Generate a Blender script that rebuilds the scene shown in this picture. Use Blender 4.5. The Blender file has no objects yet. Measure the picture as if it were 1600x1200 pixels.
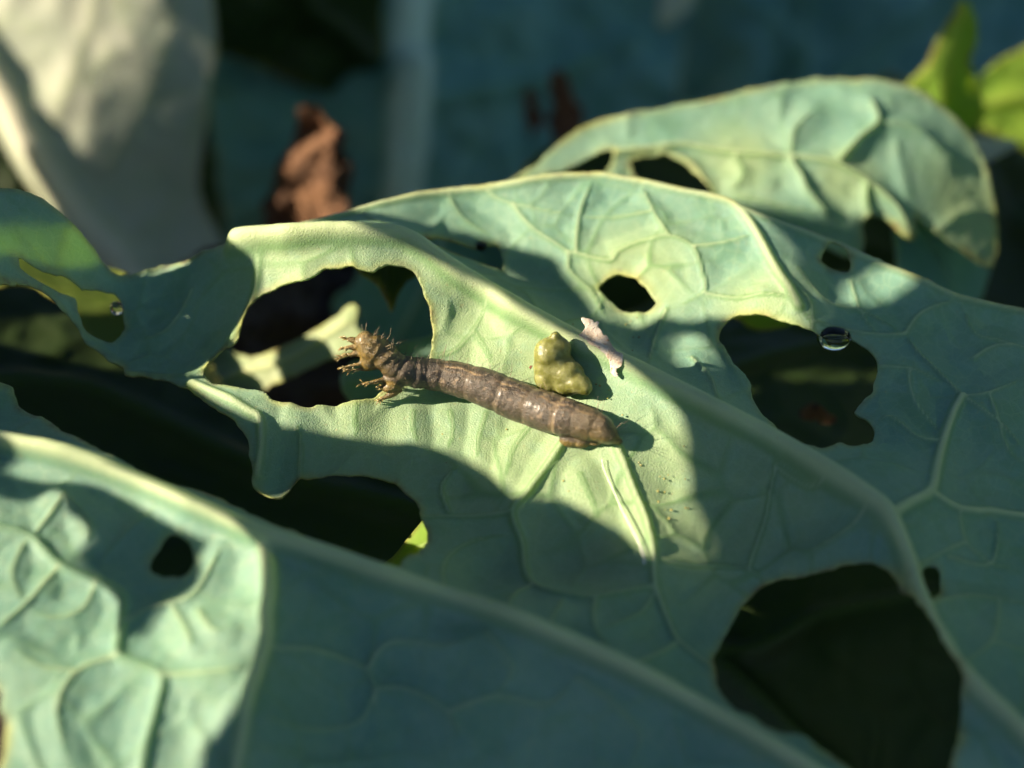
import bpy, bmesh, math, random
import numpy as np
from mathutils import Vector, Matrix
random.seed(4); rng = np.random.default_rng(4)
SC = bpy.context.scene
COL = SC.collection

# ------------------------------------------------------------------ camera (1 unit = 1 cm)
W, Hh = 1600.0, 1200.0                       # pixel frame of the traced points
PITCH, DIST, LENS = math.radians(38), 13.0, 50.0
FWD = np.array([0, math.cos(PITCH), -math.sin(PITCH)])
UPV = np.array([0, math.sin(PITCH), math.cos(PITCH)])
RGT = np.array([1.0, 0, 0])
CAM = -DIST * FWD
cd = bpy.data.cameras.new('camera'); co = bpy.data.objects.new('camera', cd); COL.objects.link(co)
co.location = CAM; co.rotation_euler = (math.pi / 2 - PITCH, 0, 0)
cd.lens = LENS; cd.sensor_width = 36; cd.clip_start = 0.1; cd.clip_end = 8000
cd.dof.use_dof = True; cd.dof.focus_distance = DIST - 0.12; cd.dof.aperture_fstop = LENS / 1000 / 0.42
SC.camera = co

# ------------------------------------------------------------------ sky, sun, exposure
SUN_EL, SUN_AZ = math.radians(28), math.radians(-7)       # from -X, slightly from the front (-Y)
S = np.array([-math.cos(SUN_EL) * math.cos(SUN_AZ), math.cos(SUN_EL) * math.sin(SUN_AZ), math.sin(SUN_EL)])
wd = bpy.data.worlds.new('World'); SC.world = wd; wd.use_nodes = True
nt = wd.node_tree; nt.nodes.clear()
sky = nt.nodes.new('ShaderNodeTexSky'); sky.sky_type = 'NISHITA'; sky.sun_disc = False
sky.sun_elevation = SUN_EL; sky.sun_rotation = math.atan2(S[0], S[1]); sky.air_density = 0.55; sky.dust_density = 0.4; sky.ozone_density = 2.0
bg = nt.nodes.new('ShaderNodeBackground'); bg.inputs['Strength'].default_value = 0.05
wo = nt.nodes.new('ShaderNodeOutputWorld')
nt.links.new(sky.outputs[0], bg.inputs[0]); nt.links.new(bg.outputs[0], wo.inputs[0])
sl = bpy.data.lights.new('sun', 'SUN'); sl.energy = 5.0; sl.angle = math.radians(0.55); sl.color = (1.0, 0.82, 0.60)
so = bpy.data.objects.new('sun', sl); COL.objects.link(so); so.location = Vector(S) * 60
so.rotation_euler = Vector(S).to_track_quat('Z', 'Y').to_euler()
SC.view_settings.view_transform = 'Standard'; SC.view_settings.look = 'None'
SC.view_settings.exposure = 1.6; SC.view_settings.gamma = 1.0; SC.view_settings.use_curve_mapping = False
SC.cycles.use_denoising = True
SC.cycles.use_adaptive_sampling = True; SC.cycles.adaptive_threshold = 0.04; SC.cycles.max_bounces = 6; SC.cycles.diffuse_bounces = 4; SC.cycles.transmission_bounces = 6; SC.cycles.caustics_reflective = False; SC.cycles.caustics_refractive = False

# ------------------------------------------------------------------ helpers: rays, frames, splines, noise
def rays(px):
    px = np.asarray(px, float).reshape(-1, 2)
    k = 36.0 / LENS / W
    d = FWD[None] + ((px[:, 0] - W / 2) * k)[:, None] * RGT[None] - ((px[:, 1] - Hh / 2) * k)[:, None] * UPV[None]
    return d                                              # depth-1 directions

def unit(v): v = np.asarray(v, float); return v / np.linalg.norm(v)

class Frame:
    """a leaf's own base plane: origin, two axes, normal, and a smooth height over it"""
    def __init__(s, origin, normal, hint=(1, 0, 0)):
        s.o = np.asarray(origin, float); s.n = unit(normal)
        h = np.asarray(hint, float); s.u = unit(h - s.n * h.dot(s.n)); s.v = np.cross(s.n, s.u)
        s.c = None; s.fn = None
    def plane_hit(s, px, h):
        d = rays(px); t = ((s.o - CAM).dot(s.n) + h) / (d @ s.n)
        P = CAM[None] + d * t[:, None] - s.o[None]
        return np.stack([P @ s.u, P @ s.v], 1)
    def controls(s, pts, lam=0.02):
        pts = np.asarray(pts, float); q = s.plane_hit(pts[:, :2], pts[:, 2]); n = len(q)
        r = np.linalg.norm(q[:, None] - q[None], axis=2)
        K = np.where(r > 0, r * r * np.log(r + 1e-9), 0) + lam * np.eye(n)
        Pm = np.c_[np.ones(n), q]
        A = np.block([[K, Pm], [Pm.T, np.zeros((3, 3))]])
        s.c = (q, np.linalg.solve(A, np.r_[pts[:, 2], 0, 0, 0]))
        return s
    def H(s, q):
        h = np.zeros(len(q))
        if s.c is not None:
            cq, w = s.c; n = len(cq)
            for a in range(0, len(q), 60000):
                b = q[a:a + 60000]
                r2 = ((b[:, None] - cq[None]) ** 2).sum(2)
                h[a:a + 60000] = (0.5 * r2 * np.log(r2 + 1e-12)) @ w[:n] + w[n] + b @ w[n + 1:]
        if s.fn is not None: h = h + s.fn(q)
        return h
    def uv(s, px, off=0.0):
        px = np.asarray(px, float).reshape(-1, 2); h = np.zeros(len(px)) + off
        for i in range(24):
            q = s.plane_hit(px, h); h = 0.5 * h + 0.5 * (s.H(q) + off)
        return s.plane_hit(px, h)
    def world(s, q, h): return s.o[None] + q[:, :1] * s.u[None] + q[:, 1:2] * s.v[None] + np.asarray(h)[:, None] * s.n[None]
    def at(s, px, py, off=0.0):
        q = s.uv([(px, py)], off); return s.world(q, s.H(q) + off)[0]

def ray_frame(px, py, depth, normal, hint=(1, 0, 0)):
    return Frame(CAM + rays([(px, py)])[0] * depth, normal, hint)

def spline(pts, closed=False, sub=5):
    p = np.asarray(pts, float); n = len(p); out = []
    for i in range(n if closed else n - 1):
        if closed: a, b, c, d = p[(i - 1) % n], p[i], p[(i + 1) % n], p[(i + 2) % n]
        else: a, b, c, d = p[max(i - 1, 0)], p[i], p[i + 1], p[min(i + 2, n - 1)]
        for t in np.arange(sub) / sub:
            out.append(0.5 * (2 * b + (c - a) * t + (2 * a - 5 * b + 4 * c - d) * t * t + (3 * b - a - 3 * c + d) * t ** 3))
    if not closed: out.append(p[-1])
    return np.array(out)

def vnoise(q, scale, seed=0):
    """smooth value noise on (N,2) or (N,3) points, about -1..1"""
    q = np.asarray(q, float) * scale + seed * 17.31
    i = np.floor(q).astype(np.int64); f = q - i; f = f * f * (3 - 2 * f); D = q.shape[1]; out = np.zeros(len(q))
    for c in range(2 ** D):
        w = np.ones(len(q)); hsh = np.full(len(q), 1013 * (seed + 1), np.int64)
        for k in range(D):
            b = (c >> k) & 1
            w *= f[:, k] if b else 1 - f[:, k]
            hsh = (hsh * 31 + (i[:, k] + b) * (374761393 if k == 0 else 668265263 if k == 1 else 2147483647)) & 0x7fffffff
        hsh = ((hsh ^ (hsh >> 13)) * 1274126177) & 0x7fffffff
        hsh = (hsh ^ (hsh >> 16)) & 0xffff
        out += w * (hsh / 32767.5 - 1)
    return out

def poly_sd(P, poly):
    """signed distance (negative inside), closed polygon"""
    A = poly; B = np.roll(poly, -1, 0); d2 = np.full(len(P), 1e9); ins = np.zeros(len(P), bool)
    for a, b in zip(A, B):
        e = b - a; w = P - a; t = np.clip((w @ e) / (e @ e + 1e-12), 0, 1)
        r = w - t[:, None] * e; d2 = np.minimum(d2, (r * r).sum(1))
        c = (a[1] > P[:, 1]) != (b[1] > P[:, 1])
        if abs(b[1] - a[1]) > 1e-12:
            ins ^= c & (P[:, 0] < (b[0] - a[0]) * (P[:, 1] - a[1]) / (b[1] - a[1]) + a[0])
    d = np.sqrt(d2); return np.where(ins, -d, d)

def line_dist(P, line, reach):
    """distance to an open polyline and its parameter 0..1; far points keep 9"""
    lo, hi = line.min(0) - reach, line.max(0) + reach
    m = np.nonzero(((P >= lo) & (P <= hi)).all(1))[0]
    d = np.full(len(P), 9.0); s = np.zeros(len(P))
    if len(m) == 0: return d, s
    Q = P[m]; best = np.full(len(m), 81.0); bs = np.zeros(len(m)); n = len(line) - 1
    for i in range(n):
        a, b = line[i], line[i + 1]; e = b - a; w = Q - a; t = np.clip((w @ e) / (e @ e + 1e-12), 0, 1)
        r2 = ((w - t[:, None] * e) ** 2).sum(1); k = r2 < best
        best[k] = r2[k]; bs[k] = (i + t[k]) / n
    d[m] = np.sqrt(best); s[m] = bs
    return d, s

def voro_edge(q, cell, seed):
    g = q / cell; i = np.floor(g).astype(np.int64); f1 = np.full(len(q), 9.0); f2 = f1.copy()
    for dx in (-1, 0, 1):
        for dy in (-1, 0, 1):
            ci = i[:, 0] + dx; cj = i[:, 1] + dy
            h = (ci * 374761393 + cj * 668265263 + seed * 9781) & 0x7fffffff
            h = ((h ^ (h >> 13)) * 1274126177) & 0x7fffffff; h ^= h >> 16
            jx = (h & 0xff) / 255.0; jy = ((h >> 8) & 0xff) / 255.0
            r = np.hypot(ci + jx - g[:, 0], cj + jy - g[:, 1])
            f2 = np.where(r < f1, f1, np.minimum(f2, r)); f1 = np.minimum(f1, r)
    return (f2 - f1) * cell * 0.5

# ------------------------------------------------------------------ helpers: objects
def mk_mesh(name, V, quads=None, tris=None, attrs=None, normals=None, smooth=True):
    me = bpy.data.meshes.new(name)
    quads = np.zeros((0, 4), int) if quads is None else np.asarray(quads, int).reshape(-1, 4)
    tris = np.zeros((0, 3), int) if tris is None else np.asarray(tris, int).reshape(-1, 3)
    me.vertices.add(len(V)); me.vertices.foreach_set('co', np.asarray(V, np.float32).ravel())
    nl = quads.size + tris.size; me.loops.add(nl)
    me.loops.foreach_set('vertex_index', np.r_[quads.ravel(), tris.ravel()].astype(np.int32))
    me.polygons.add(len(quads) + len(tris))
    st = np.r_[np.arange(len(quads)) * 4, quads.size + np.arange(len(tris)) * 3].astype(np.int32)
    me.polygons.foreach_set('loop_start', st)
    me.update(calc_edges=True); me.validate()
    me.polygons.foreach_set('use_smooth', np.full(len(me.polygons), smooth))
    for k, a in (attrs or {}).items():
        at = me.attributes.new(k, 'FLOAT', 'POINT'); at.data.foreach_set('value', np.asarray(a, np.float32))
    if normals is not None: me.normals_split_custom_set_from_vertices(np.asarray(normals, np.float32))
    return me

def link(name, me, mat, parent=None, label=None, cat=None, group=None, kind=None):
    o = bpy.data.objects.new(name, me)
    if me is not None and mat is not None: me.materials.append(mat)
    COL.objects.link(o)
    if parent is not None:
        o.parent = parent; o.matrix_parent_inverse = Matrix.Translation(-parent.location)
    for k, v in (('label', label), ('category', cat), ('group', group), ('kind', kind)):
        if v: o[k] = v
    return o

def root(name, loc, label, cat, group=None):
    o = link(name, None, None, None, label, cat, group); o.location = Vector(loc); o.empty_display_size = 0.2
    return o

def tube_data(path, radii, seg=12, cap=True, ref=(0, 0, 1)):
    path = np.asarray(path, float); n = len(path); radii = np.broadcast_to(np.asarray(radii, float), (n,))
    V = []; T = np.gradient(path, axis=0); T /= np.linalg.norm(T, axis=1)[:, None] + 1e-12
    side = np.cross(T[0], ref); side = unit(side if np.linalg.norm(side) > 1e-3 else np.cross(T[0], (0, 1, 0)))
    for i in range(n):
        side = unit(side - T[i] * side.dot(T[i])); up = np.cross(side, T[i])
        for k in range(seg):
            a = 2 * math.pi * k / seg
            V.append(path[i] + radii[i] * (math.cos(a) * side + math.sin(a) * up))
    Q = [(i * seg + k, i * seg + (k + 1) % seg, (i + 1) * seg + (k + 1) % seg, (i + 1) * seg + k) for i in range(n - 1) for k in range(seg)]
    Tt = []
    if cap:
        a = len(V); V.append(path[0]); b = len(V); V.append(path[-1])
        for k in range(seg):
            Tt.append((a, (k + 1) % seg, k)); Tt.append((b, (n - 1) * seg + k, (n - 1) * seg + (k + 1) % seg))
    return np.array(V), np.array(Q), np.array(Tt, int).reshape(-1, 3)

class Soup:
    def __init__(s): s.V = []; s.Q = []; s.T = []; s.n = 0
    def add(s, V, Q=None, T=None):
        s.V.append(np.asarray(V, float))
        if Q is not None and len(Q): s.Q.append(np.asarray(Q) + s.n)
        if T is not None and len(T): s.T.append(np.asarray(T) + s.n)
        s.n += len(V); return s
    def mesh(s, name, **k):
        return mk_mesh(name, np.concatenate(s.V), np.concatenate(s.Q) if s.Q else None, np.concatenate(s.T) if s.T else None, **k)

def ico(center, r, sub=3, scale=(1, 1, 1)):
    bm = bmesh.new(); bmesh.ops.create_icosphere(bm, subdivisions=sub, radius=1.0)
    V = np.array([v.co[:] for v in bm.verts]); T = np.array([[v.index for v in f.verts] for f in bm.faces]); bm.free()
    return V * r * np.asarray(scale) + np.asarray(center), T

def remeshed(me, voxel, smooth_it=0):
    tmp = bpy.data.objects.new('tmp', me); COL.objects.link(tmp)
    m = tmp.modifiers.new('r', 'REMESH'); m.mode = 'VOXEL'; m.voxel_size = voxel
    if smooth_it:
        k = tmp.modifiers.new('s', 'SMOOTH'); k.factor = 0.5; k.iterations = smooth_it
    dg = bpy.context.evaluated_depsgraph_get(); dg.update()
    ev = bpy.data.meshes.new_from_object(tmp.evaluated_get(dg)); bpy.data.objects.remove(tmp)
    ev.polygons.foreach_set('use_smooth', np.ones(len(ev.polygons), bool))
    return ev

def verts_of(me):
    a = np.empty(len(me.vertices) * 3, np.float32); me.vertices.foreach_get('co', a); return a.reshape(-1, 3).astype(float)

# ------------------------------------------------------------------ materials
class NT:
    def __init__(s, name):
        s.m = bpy.data.materials.new(name); s.m.use_nodes = True; s.t = s.m.node_tree; s.t.nodes.clear()
        s.out = s.n('ShaderNodeOutputMaterial')
    def n(s, typ, **props):
        nd = s.t.nodes.new(typ)
        for k, v in props.items(): setattr(nd, k, v)
        return nd
    def set(s, sock, v):
        if isinstance(v, bpy.types.NodeSocket): s.t.links.new(v, sock)
        elif v is not None: sock.default_value = v if not (isinstance(v, tuple) and len(v) == 3 and sock.type == 'RGBA') else (*v, 1)
    def mix(s, f, a, b, blend='MIX'):
        nd = s.n('ShaderNodeMix', data_type='RGBA', blend_type=blend); s.set(nd.inputs[0], f); s.set(nd.inputs[6], a); s.set(nd.inputs[7], b); return nd.outputs[2]
    def math(s, op, a, b=None, c=None, clamp=False):
        nd = s.n('ShaderNodeMath', operation=op, use_clamp=clamp); s.set(nd.inputs[0], a); s.set(nd.inputs[1], b)
        if c is not None: s.set(nd.inputs[2], c)
        return nd.outputs[0]
    def ramp(s, v, lo, hi):
        nd = s.n('ShaderNodeMapRange', interpolation_type='SMOOTHSTEP'); s.set(nd.inputs[0], v); nd.inputs[1].default_value = lo; nd.inputs[2].default_value = hi; return nd.outputs[0]
    def noise(s, scale, detail=4, rough=0.55, co=None, dist=0):
        nd = s.n('ShaderNodeTexNoise'); nd.inputs['Scale'].default_value = scale; nd.inputs['Detail'].default_value = detail
        nd.inputs['Roughness'].default_value = rough; nd.inputs['Distortion'].default_value = dist
        s.set(nd.inputs['Vector'], co if co is not None else s.co()); return nd.outputs[0]
    def co(s):
        if not hasattr(s, '_co'): s._co = s.n('ShaderNodeNewGeometry').outputs['Position']
        return s._co
    def attr(s, name): return s.n('ShaderNodeAttribute', attribute_name=name).outputs['Fac']
    def bump(s, h, strength, dist, prev=None):
        nd = s.n('ShaderNodeBump'); nd.inputs['Strength'].default_value = strength; nd.inputs['Distance'].default_value = dist
        s.set(nd.inputs['Height'], h); s.set(nd.inputs['Normal'], prev); return nd.outputs[0]

def leaf_mat(name, base, base2, vein, trans, edge=(0.30, 0.20, 0.05), tfac=0.28, rough=0.5, fine=1.0, flank=None, tender=None):
    flank = flank or (base[0] * 0.62, base[1] * 0.72, base[2] * 0.38)
    k = NT(name)
    v = k.attr('vein'); e = k.attr('edge')
    big = k.noise(0.9, 1); mid = k.noise(5.0, 3, 0.6); grain = k.noise(70, 1, 0.7)
    c = k.mix(k.ramp(big, 0.35, 0.65), base, base2)
    bloom = k.noise(2.4, 3, 0.62); c = k.mix(k.math('MULTIPLY', k.ramp(bloom, 0.50, 0.60), 0.35), c, (base[0] * 0.62, base[1] * 0.78, base[2] * 0.60))
    if tender: c = k.mix(k.math('MULTIPLY', k.attr('tender'), k.math('MULTIPLY_ADD', mid, 0.4, 0.75), clamp=True), c, tender)
    c = k.mix(k.math('MULTIPLY', k.ramp(mid, 0.45, 0.75), 0.35), c, tuple(min(1, x * 1.25 + 0.01) for x in base2))
    c = k.mix(k.math('MULTIPLY', k.ramp(grain, 0.4, 0.75), 0.22), c, tuple(x * 0.6 for x in base))
    if fine:
        vn = k.n('ShaderNodeTexVoronoi', feature='DISTANCE_TO_EDGE'); vn.inputs['Scale'].default_value = 7.5
        wob = k.n('ShaderNodeVectorMath', operation='ADD'); nz = k.n('ShaderNodeTexNoise'); nz.inputs['Scale'].default_value = 4
        k.set(nz.inputs['Vector'], k.co()); sc = k.n('ShaderNodeVectorMath', operation='SCALE'); k.set(sc.inputs[0], nz.outputs['Color']); sc.inputs['Scale'].default_value = 0.12
        k.set(wob.inputs[0], k.co()); k.set(wob.inputs[1], sc.outputs[0]); k.set(vn.inputs['Vector'], wob.outputs[0])
        net = k.ramp(vn.outputs['Distance'], 0.10, 0.0)
        c = k.mix(k.math('MULTIPLY', net, 0.16 * fine), c, vein)
    c = k.mix(k.math('MULTIPLY', k.ramp(v, 0.02, 0.30), k.math('MULTIPLY_ADD', k.attr('tender'), 0.4, 0.3)), c, flank)
    c = k.mix(k.math('MULTIPLY', k.ramp(v, 0.30, 0.85), k.math('MULTIPLY_ADD', mid, 0.4, 0.7), clamp=True), c, vein)
    if fine: c = k.mix(k.math('MULTIPLY', k.ramp(k.noise(24, 1), 0.70, 0.78), 0.45), c, (0.42, 0.38, 0.22))
    ec = k.mix(k.ramp(k.noise(9, 2), 0.48, 0.66), (0.50, 0.52, 0.14), edge)
    c = k.mix(k.math('MULTIPLY', e, 0.9), c, ec)
    tc = k.mix(v, trans, tuple(min(1, x * 1.5) for x in trans)); tc = k.mix(e, tc, (0.40, 0.34, 0.04))
    n3 = k.bump(k.math('MULTIPLY_ADD', grain, 0.85, k.math('MULTIPLY', k.noise(5.0, 1), 0.5)), 0.45, 0.02) if fine else None
    p = k.n('ShaderNodeBsdfPrincipled'); k.set(p.inputs['Base Color'], c); k.set(p.inputs['Normal'], n3)
    k.set(p.inputs['Roughness'], k.math('MULTIPLY_ADD', mid, 0.25, rough - 0.12)); p.inputs['Specular IOR Level'].default_value = 0.26
    t = k.n('ShaderNodeBsdfTranslucent'); k.set(t.inputs['Color'], tc); k.set(t.inputs['Normal'], n3)
    ms = k.n('ShaderNodeMixShader'); ms.inputs[0].default_value = tfac; k.set(ms.inputs[1], p.outputs[0]); k.set(ms.inputs[2], t.outputs[0])
    k.set(k.out.inputs[0], ms.outputs[0]); return k.m

VEINC = (0.52, 0.58, 0.34)
M_LEAF = leaf_mat('leaf_glaucous', (0.25, 0.42, 0.335), (0.195, 0.37, 0.305), (0.55, 0.65, 0.42), (0.58, 0.86, 0.15), tfac=0.32, tender=(0.355, 0.475, 0.265))
M_LEAF_SHADING = leaf_mat('shading_leaf', (0.16, 0.25, 0.19), (0.13, 0.22, 0.17), (0.45, 0.50, 0.32), (0.2, 0.3, 0.08), tfac=0.04, fine=0)  # nearly opaque, only for the added unseen leaves that block light
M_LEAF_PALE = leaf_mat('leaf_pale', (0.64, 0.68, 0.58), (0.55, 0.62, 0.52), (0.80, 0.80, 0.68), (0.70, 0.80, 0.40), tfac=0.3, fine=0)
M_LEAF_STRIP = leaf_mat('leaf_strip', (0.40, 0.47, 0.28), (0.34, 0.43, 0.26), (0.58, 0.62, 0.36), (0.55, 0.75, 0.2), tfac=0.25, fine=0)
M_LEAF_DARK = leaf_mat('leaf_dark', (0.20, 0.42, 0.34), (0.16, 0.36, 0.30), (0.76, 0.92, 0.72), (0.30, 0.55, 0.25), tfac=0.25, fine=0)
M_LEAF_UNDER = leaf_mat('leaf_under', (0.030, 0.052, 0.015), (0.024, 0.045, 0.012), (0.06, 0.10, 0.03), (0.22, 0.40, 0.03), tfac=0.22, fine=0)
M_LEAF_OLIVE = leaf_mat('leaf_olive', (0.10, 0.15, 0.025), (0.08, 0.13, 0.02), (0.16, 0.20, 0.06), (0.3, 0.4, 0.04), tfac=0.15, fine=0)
M_LEAF_GREEN = leaf_mat('leaf_fresh', (0.22, 0.36, 0.07), (0.26, 0.38, 0.06), (0.42, 0.48, 0.18), (0.75, 0.95, 0.16), tfac=0.55, fine=0)

def dry_mat(name, a, b, dark, rough=0.8, sc=1.0):
    k = NT(name); n1 = k.noise(3 * sc, 5, 0.65); n2 = k.noise(14 * sc, 5, 0.7)
    c = k.mix(k.ramp(n1, 0.4, 0.62), a, b); c = k.mix(k.ramp(n2, 0.52, 0.72), c, dark)
    p = k.n('ShaderNodeBsdfPrincipled'); k.set(p.inputs['Base Color'], c); p.inputs['Roughness'].default_value = rough
    k.set(p.inputs['Normal'], k.bump(n2, 0.8, 0.08 / sc)); k.set(k.out.inputs[0], p.outputs[0]); return k.m
M_BROWN = dry_mat('dry_brown', (0.24, 0.12, 0.055), (0.13, 0.06, 0.027), (0.02, 0.011, 0.007), sc=0.45)
M_SOIL = dry_mat('soil', (0.055, 0.038, 0.026), (0.035, 0.025, 0.018), (0.02, 0.014, 0.010), 0.95, 0.25)
M_FLAKE = dry_mat('dry_skin', (0.68, 0.63, 0.55), (0.56, 0.46, 0.35), (0.42, 0.20, 0.08), 0.55, 2.2)
M_SPECK = dry_mat('rust_speck', (0.22, 0.08, 0.03), (0.15, 0.05, 0.02), (0.05, 0.02, 0.01), 0.5, 8)

def glass_mat(name, col=(1, 1, 1), rough=0.0):
    k = NT(name); p = k.n('ShaderNodeBsdfPrincipled'); p.inputs['Base Color'].default_value = (*col, 1); p.inputs['Roughness'].default_value = rough
    p.inputs['IOR'].default_value = 1.33; p.inputs['Transmission Weight'].default_value = 1.0; k.set(k.out.inputs[0], p.outputs[0]); return k.m
M_WATER = glass_mat('water')
M_GOLD = None

def simple_mat(name, col, rough=0.4, sss=0.0, trans=0.0, bump=0.0, sc=20, col2=None):
    k = NT(name); p = k.n('ShaderNodeBsdfPrincipled'); nz = k.noise(sc, 4)
    k.set(p.inputs['Base Color'], k.mix(k.ramp(nz, 0.38, 0.66), col, col2 or tuple(x * 0.7 for x in col))); p.inputs['Roughness'].default_value = rough
    p.inputs['Subsurface Weight'].default_value = sss; p.inputs['Subsurface Radius'].default_value = (0.16, 0.16, 0.06); p.inputs['Subsurface Scale'].default_value = 1.0
    p.inputs['Transmission Weight'].default_value = trans
    if bump: k.set(p.inputs['Normal'], k.bump(nz, bump, 0.02))
    k.set(k.out.inputs[0], p.outputs[0]); return k.m

# ------------------------------------------------------------------ leaf sheets
def sheet(rt, fr, outline, holes=(), veins=(), res=0.03, thick=0.04, mat=None, quilt=0.05, net=0.012, net_cell=0.55, rough_amp=0.02,
          edge_w=0.035, edge_curl=0.0, uv_holes=(), outline_uv=None, jag=0.018, bumps=0.0, seed=1, tender=None):
    """rt: the leaf's Empty. veins: (px polyline, w0, w1, height, colour, part name or None), widths in cm."""
    out = spline(outline_uv, True, 4) if outline_uv is not None else fr.uv(spline(outline, True, 4))
    polys = [out] + [fr.uv(spline(h, True, 5)) for h in holes] + [spline(h, True, 3) for h in uv_holes]
    lo, hi = out.min(0) - res, out.max(0) + res
    nx, ny = int((hi[0] - lo[0]) / res) + 2, int((hi[1] - lo[1]) / res) + 2
    X, Y = np.meshgrid(lo[0] + np.arange(nx) * res, lo[1] + np.arange(ny) * res)
    G = np.stack([X.ravel(), Y.ravel()], 1)
    def field(P):
        Pj = P + jag * np.stack([vnoise(P, 7, seed) + 0.6 * vnoise(P, 19, seed + 3), vnoise(P, 7, seed + 1) + 0.6 * vnoise(P, 19, seed + 4)], 1)
        phi = poly_sd(Pj, polys[0]); hd = np.full(len(P), 9.0)
        for h in polys[1:]:
            l, u = h.min(0) - 0.3, h.max(0) + 0.3; m = np.nonzero(((Pj > l) & (Pj < u)).all(1))[0]
            if len(m):
                d = poly_sd(Pj[m], h); phi[m] = np.maximum(phi[m], -d); hd[m] = np.minimum(hd[m], d)
        return phi, hd
    phi, hd = field(G); phi = phi.reshape(ny, nx)
    ins = phi < 0
    vid = np.full((ny, nx), -1, int); vid[ins] = np.arange(ins.sum())
    P2 = [G[ins.ravel()]]; nv = int(ins.sum())
    full = ins[:-1, :-1] & ins[1:, :-1] & ins[:-1, 1:] & ins[1:, 1:]
    J, I = np.nonzero(full)
    quads = np.stack([vid[J, I], vid[J, I + 1], vid[J + 1, I + 1], vid[J + 1, I]], 1)
    some = (ins[:-1, :-1] | ins[1:, :-1] | ins[:-1, 1:] | ins[1:, 1:]) & ~full
    cut = {}; extra = []; tris = []; rim = []
    for j, i in zip(*np.nonzero(some)):
        cs = ((j, i), (j, i + 1), (j + 1, i + 1), (j + 1, i)); poly = []; cutsout = []
        for k in range(4):
            a, b = cs[k], cs[(k + 1) % 4]
            if ins[a]: poly.append(vid[a])
            if ins[a] != ins[b]:
                key = (a, b) if a < b else (b, a)
                if key not in cut:
                    pa, pb = phi[key[0]], phi[key[1]]; t = min(max(pa / (pa - pb), 0.03), 0.97)
                    ga = lo + np.array([key[0][1], key[0][0]]) * res; gb = lo + np.array([key[1][1], key[1][0]]) * res
                    cut[key] = nv + len(extra); extra.append(ga + (gb - ga) * t)
                poly.append(cut[key]); cutsout.append((cut[key], ins[a]))
        for k in range(1, len(poly) - 1): tris.append((poly[0], poly[k], poly[k + 1]))
        if len(cutsout) == 2:
            (c0, leaving), (c1, _) = cutsout
            rim.append((c0, c1) if leaving else (c1, c0))
    if extra: P2.append(np.array(extra))
    P2 = np.concatenate(P2); N = len(P2); tris = np.array(tris, int).reshape(-1, 3); rim = np.array(rim, int).reshape(-1, 2)
    ph2, hd2 = field(P2); ed = np.clip(-ph2, 0, 9)
    # relief
    h = fr.H(P2); vein = np.zeros(N); dn = np.full(N, 0.5); part = np.zeros(N, int); names = ['blade']; pbest = np.full(N, 1.0)
    ridge = np.zeros(N)
    for px, w0, w1, amp, colr, pname in veins:
        line = fr.uv(spline(px, False, 5)); w = 0.0
        wob = 0.012 * np.stack([vnoise(line, 3, 5), vnoise(line, 3, 6)], 1) if w0 < 0.08 else 0
        line = line + wob
        d, sp = line_dist(P2, line, 0.6); w = w0 + (w1 - w0) * sp
        if w0 < .03: w = w * (1 - .6 * sp ** 3)
        fade = np.clip((1 - sp) * 5, 0, 1) if w0 < .03 else 1.0
        prof = fade * np.exp(-(d / w) ** 3); core = np.clip(1.25 - (d / w), 0, 1)
        ridge = np.maximum(ridge, amp * prof); vein = np.maximum(vein, colr * fade * np.clip(1.35 - d / w, 0, 1))
        dn = np.minimum(dn, np.maximum(d - 0.6 * w, 0))
        if pname:
            names.append(pname); rel_d = d / np.maximum(w, 1.3 * res); m = (rel_d < 0.95) & (rel_d < pbest); part[m] = len(names) - 1; pbest[m] = rel_d[m]
    warp = 0.10 * np.stack([vnoise(P2, 2.2, 8), vnoise(P2, 2.2, 9)], 1)
    ve = voro_edge(P2 + warp, net_cell, seed); nr = np.exp(-(ve / 0.022) ** 2) * (0.5 + 0.5 * vnoise(P2, 1.3, 4)).clip(0, 1)
    dn = np.minimum(dn, 0.12 + ve)
    h = h + ridge + net * nr * (1 - np.clip(vein, 0, 1)) - quilt * (1 - np.exp(-(dn / 0.16) ** 2))
    vein = np.maximum(vein, 0.35 * nr)
    h = h + rough_amp * (vnoise(P2, 1.1, seed + 2) + 0.5 * vnoise(P2, 2.7, seed + 5)) + 0.004 * vnoise(P2, 9, 2)
    if bumps: h = h + bumps * (vnoise(P2, 2.3, seed + 7) + 0.6 * vnoise(P2, 5.1, seed + 8) + 0.3 * vnoise(P2, 11, seed + 9))
    h = h - edge_curl * np.exp(-(ed / 0.10) ** 2)
    young = np.zeros(N)
    if tender is not None:
        for (tx, ty, rx) in tender:
            tq = fr.uv([(tx, ty)])[0]; young = np.maximum(young, np.exp(-(((P2 - tq) ** 2).sum(1) / rx ** 2) ** 1.5))
        young = (young * (1 + .25 * vnoise(P2, 1.7, 14))).clip(0, 1)
    edge = np.exp(-(ed / edge_w) ** 2) * (0.55 + 0.45 * vnoise(P2, 4, 11)).clip(0.1, 1)
    th = thick * (0.45 + 0.55 * (1 - np.exp(-(ed / 0.05) ** 2)))
    V = np.concatenate([fr.world(P2, h), fr.world(P2, h - th)])
    Q = np.concatenate([quads, quads[:, ::-1] + N, np.stack([rim[:, 1], rim[:, 0], rim[:, 0] + N, rim[:, 1] + N], 1)]) if len(rim) else np.concatenate([quads, quads[:, ::-1] + N])
    T = np.concatenate([tris, tris[:, ::-1] + N]) if len(tris) else tris
    vein = np.r_[vein, vein * 0.8]; edge = np.r_[edge, edge]; part = np.r_[part, part]; young = np.r_[young, young]
    full_me = mk_mesh('whole', V, Q, T); nrm = np.empty(len(V) * 3, np.float32)
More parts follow.
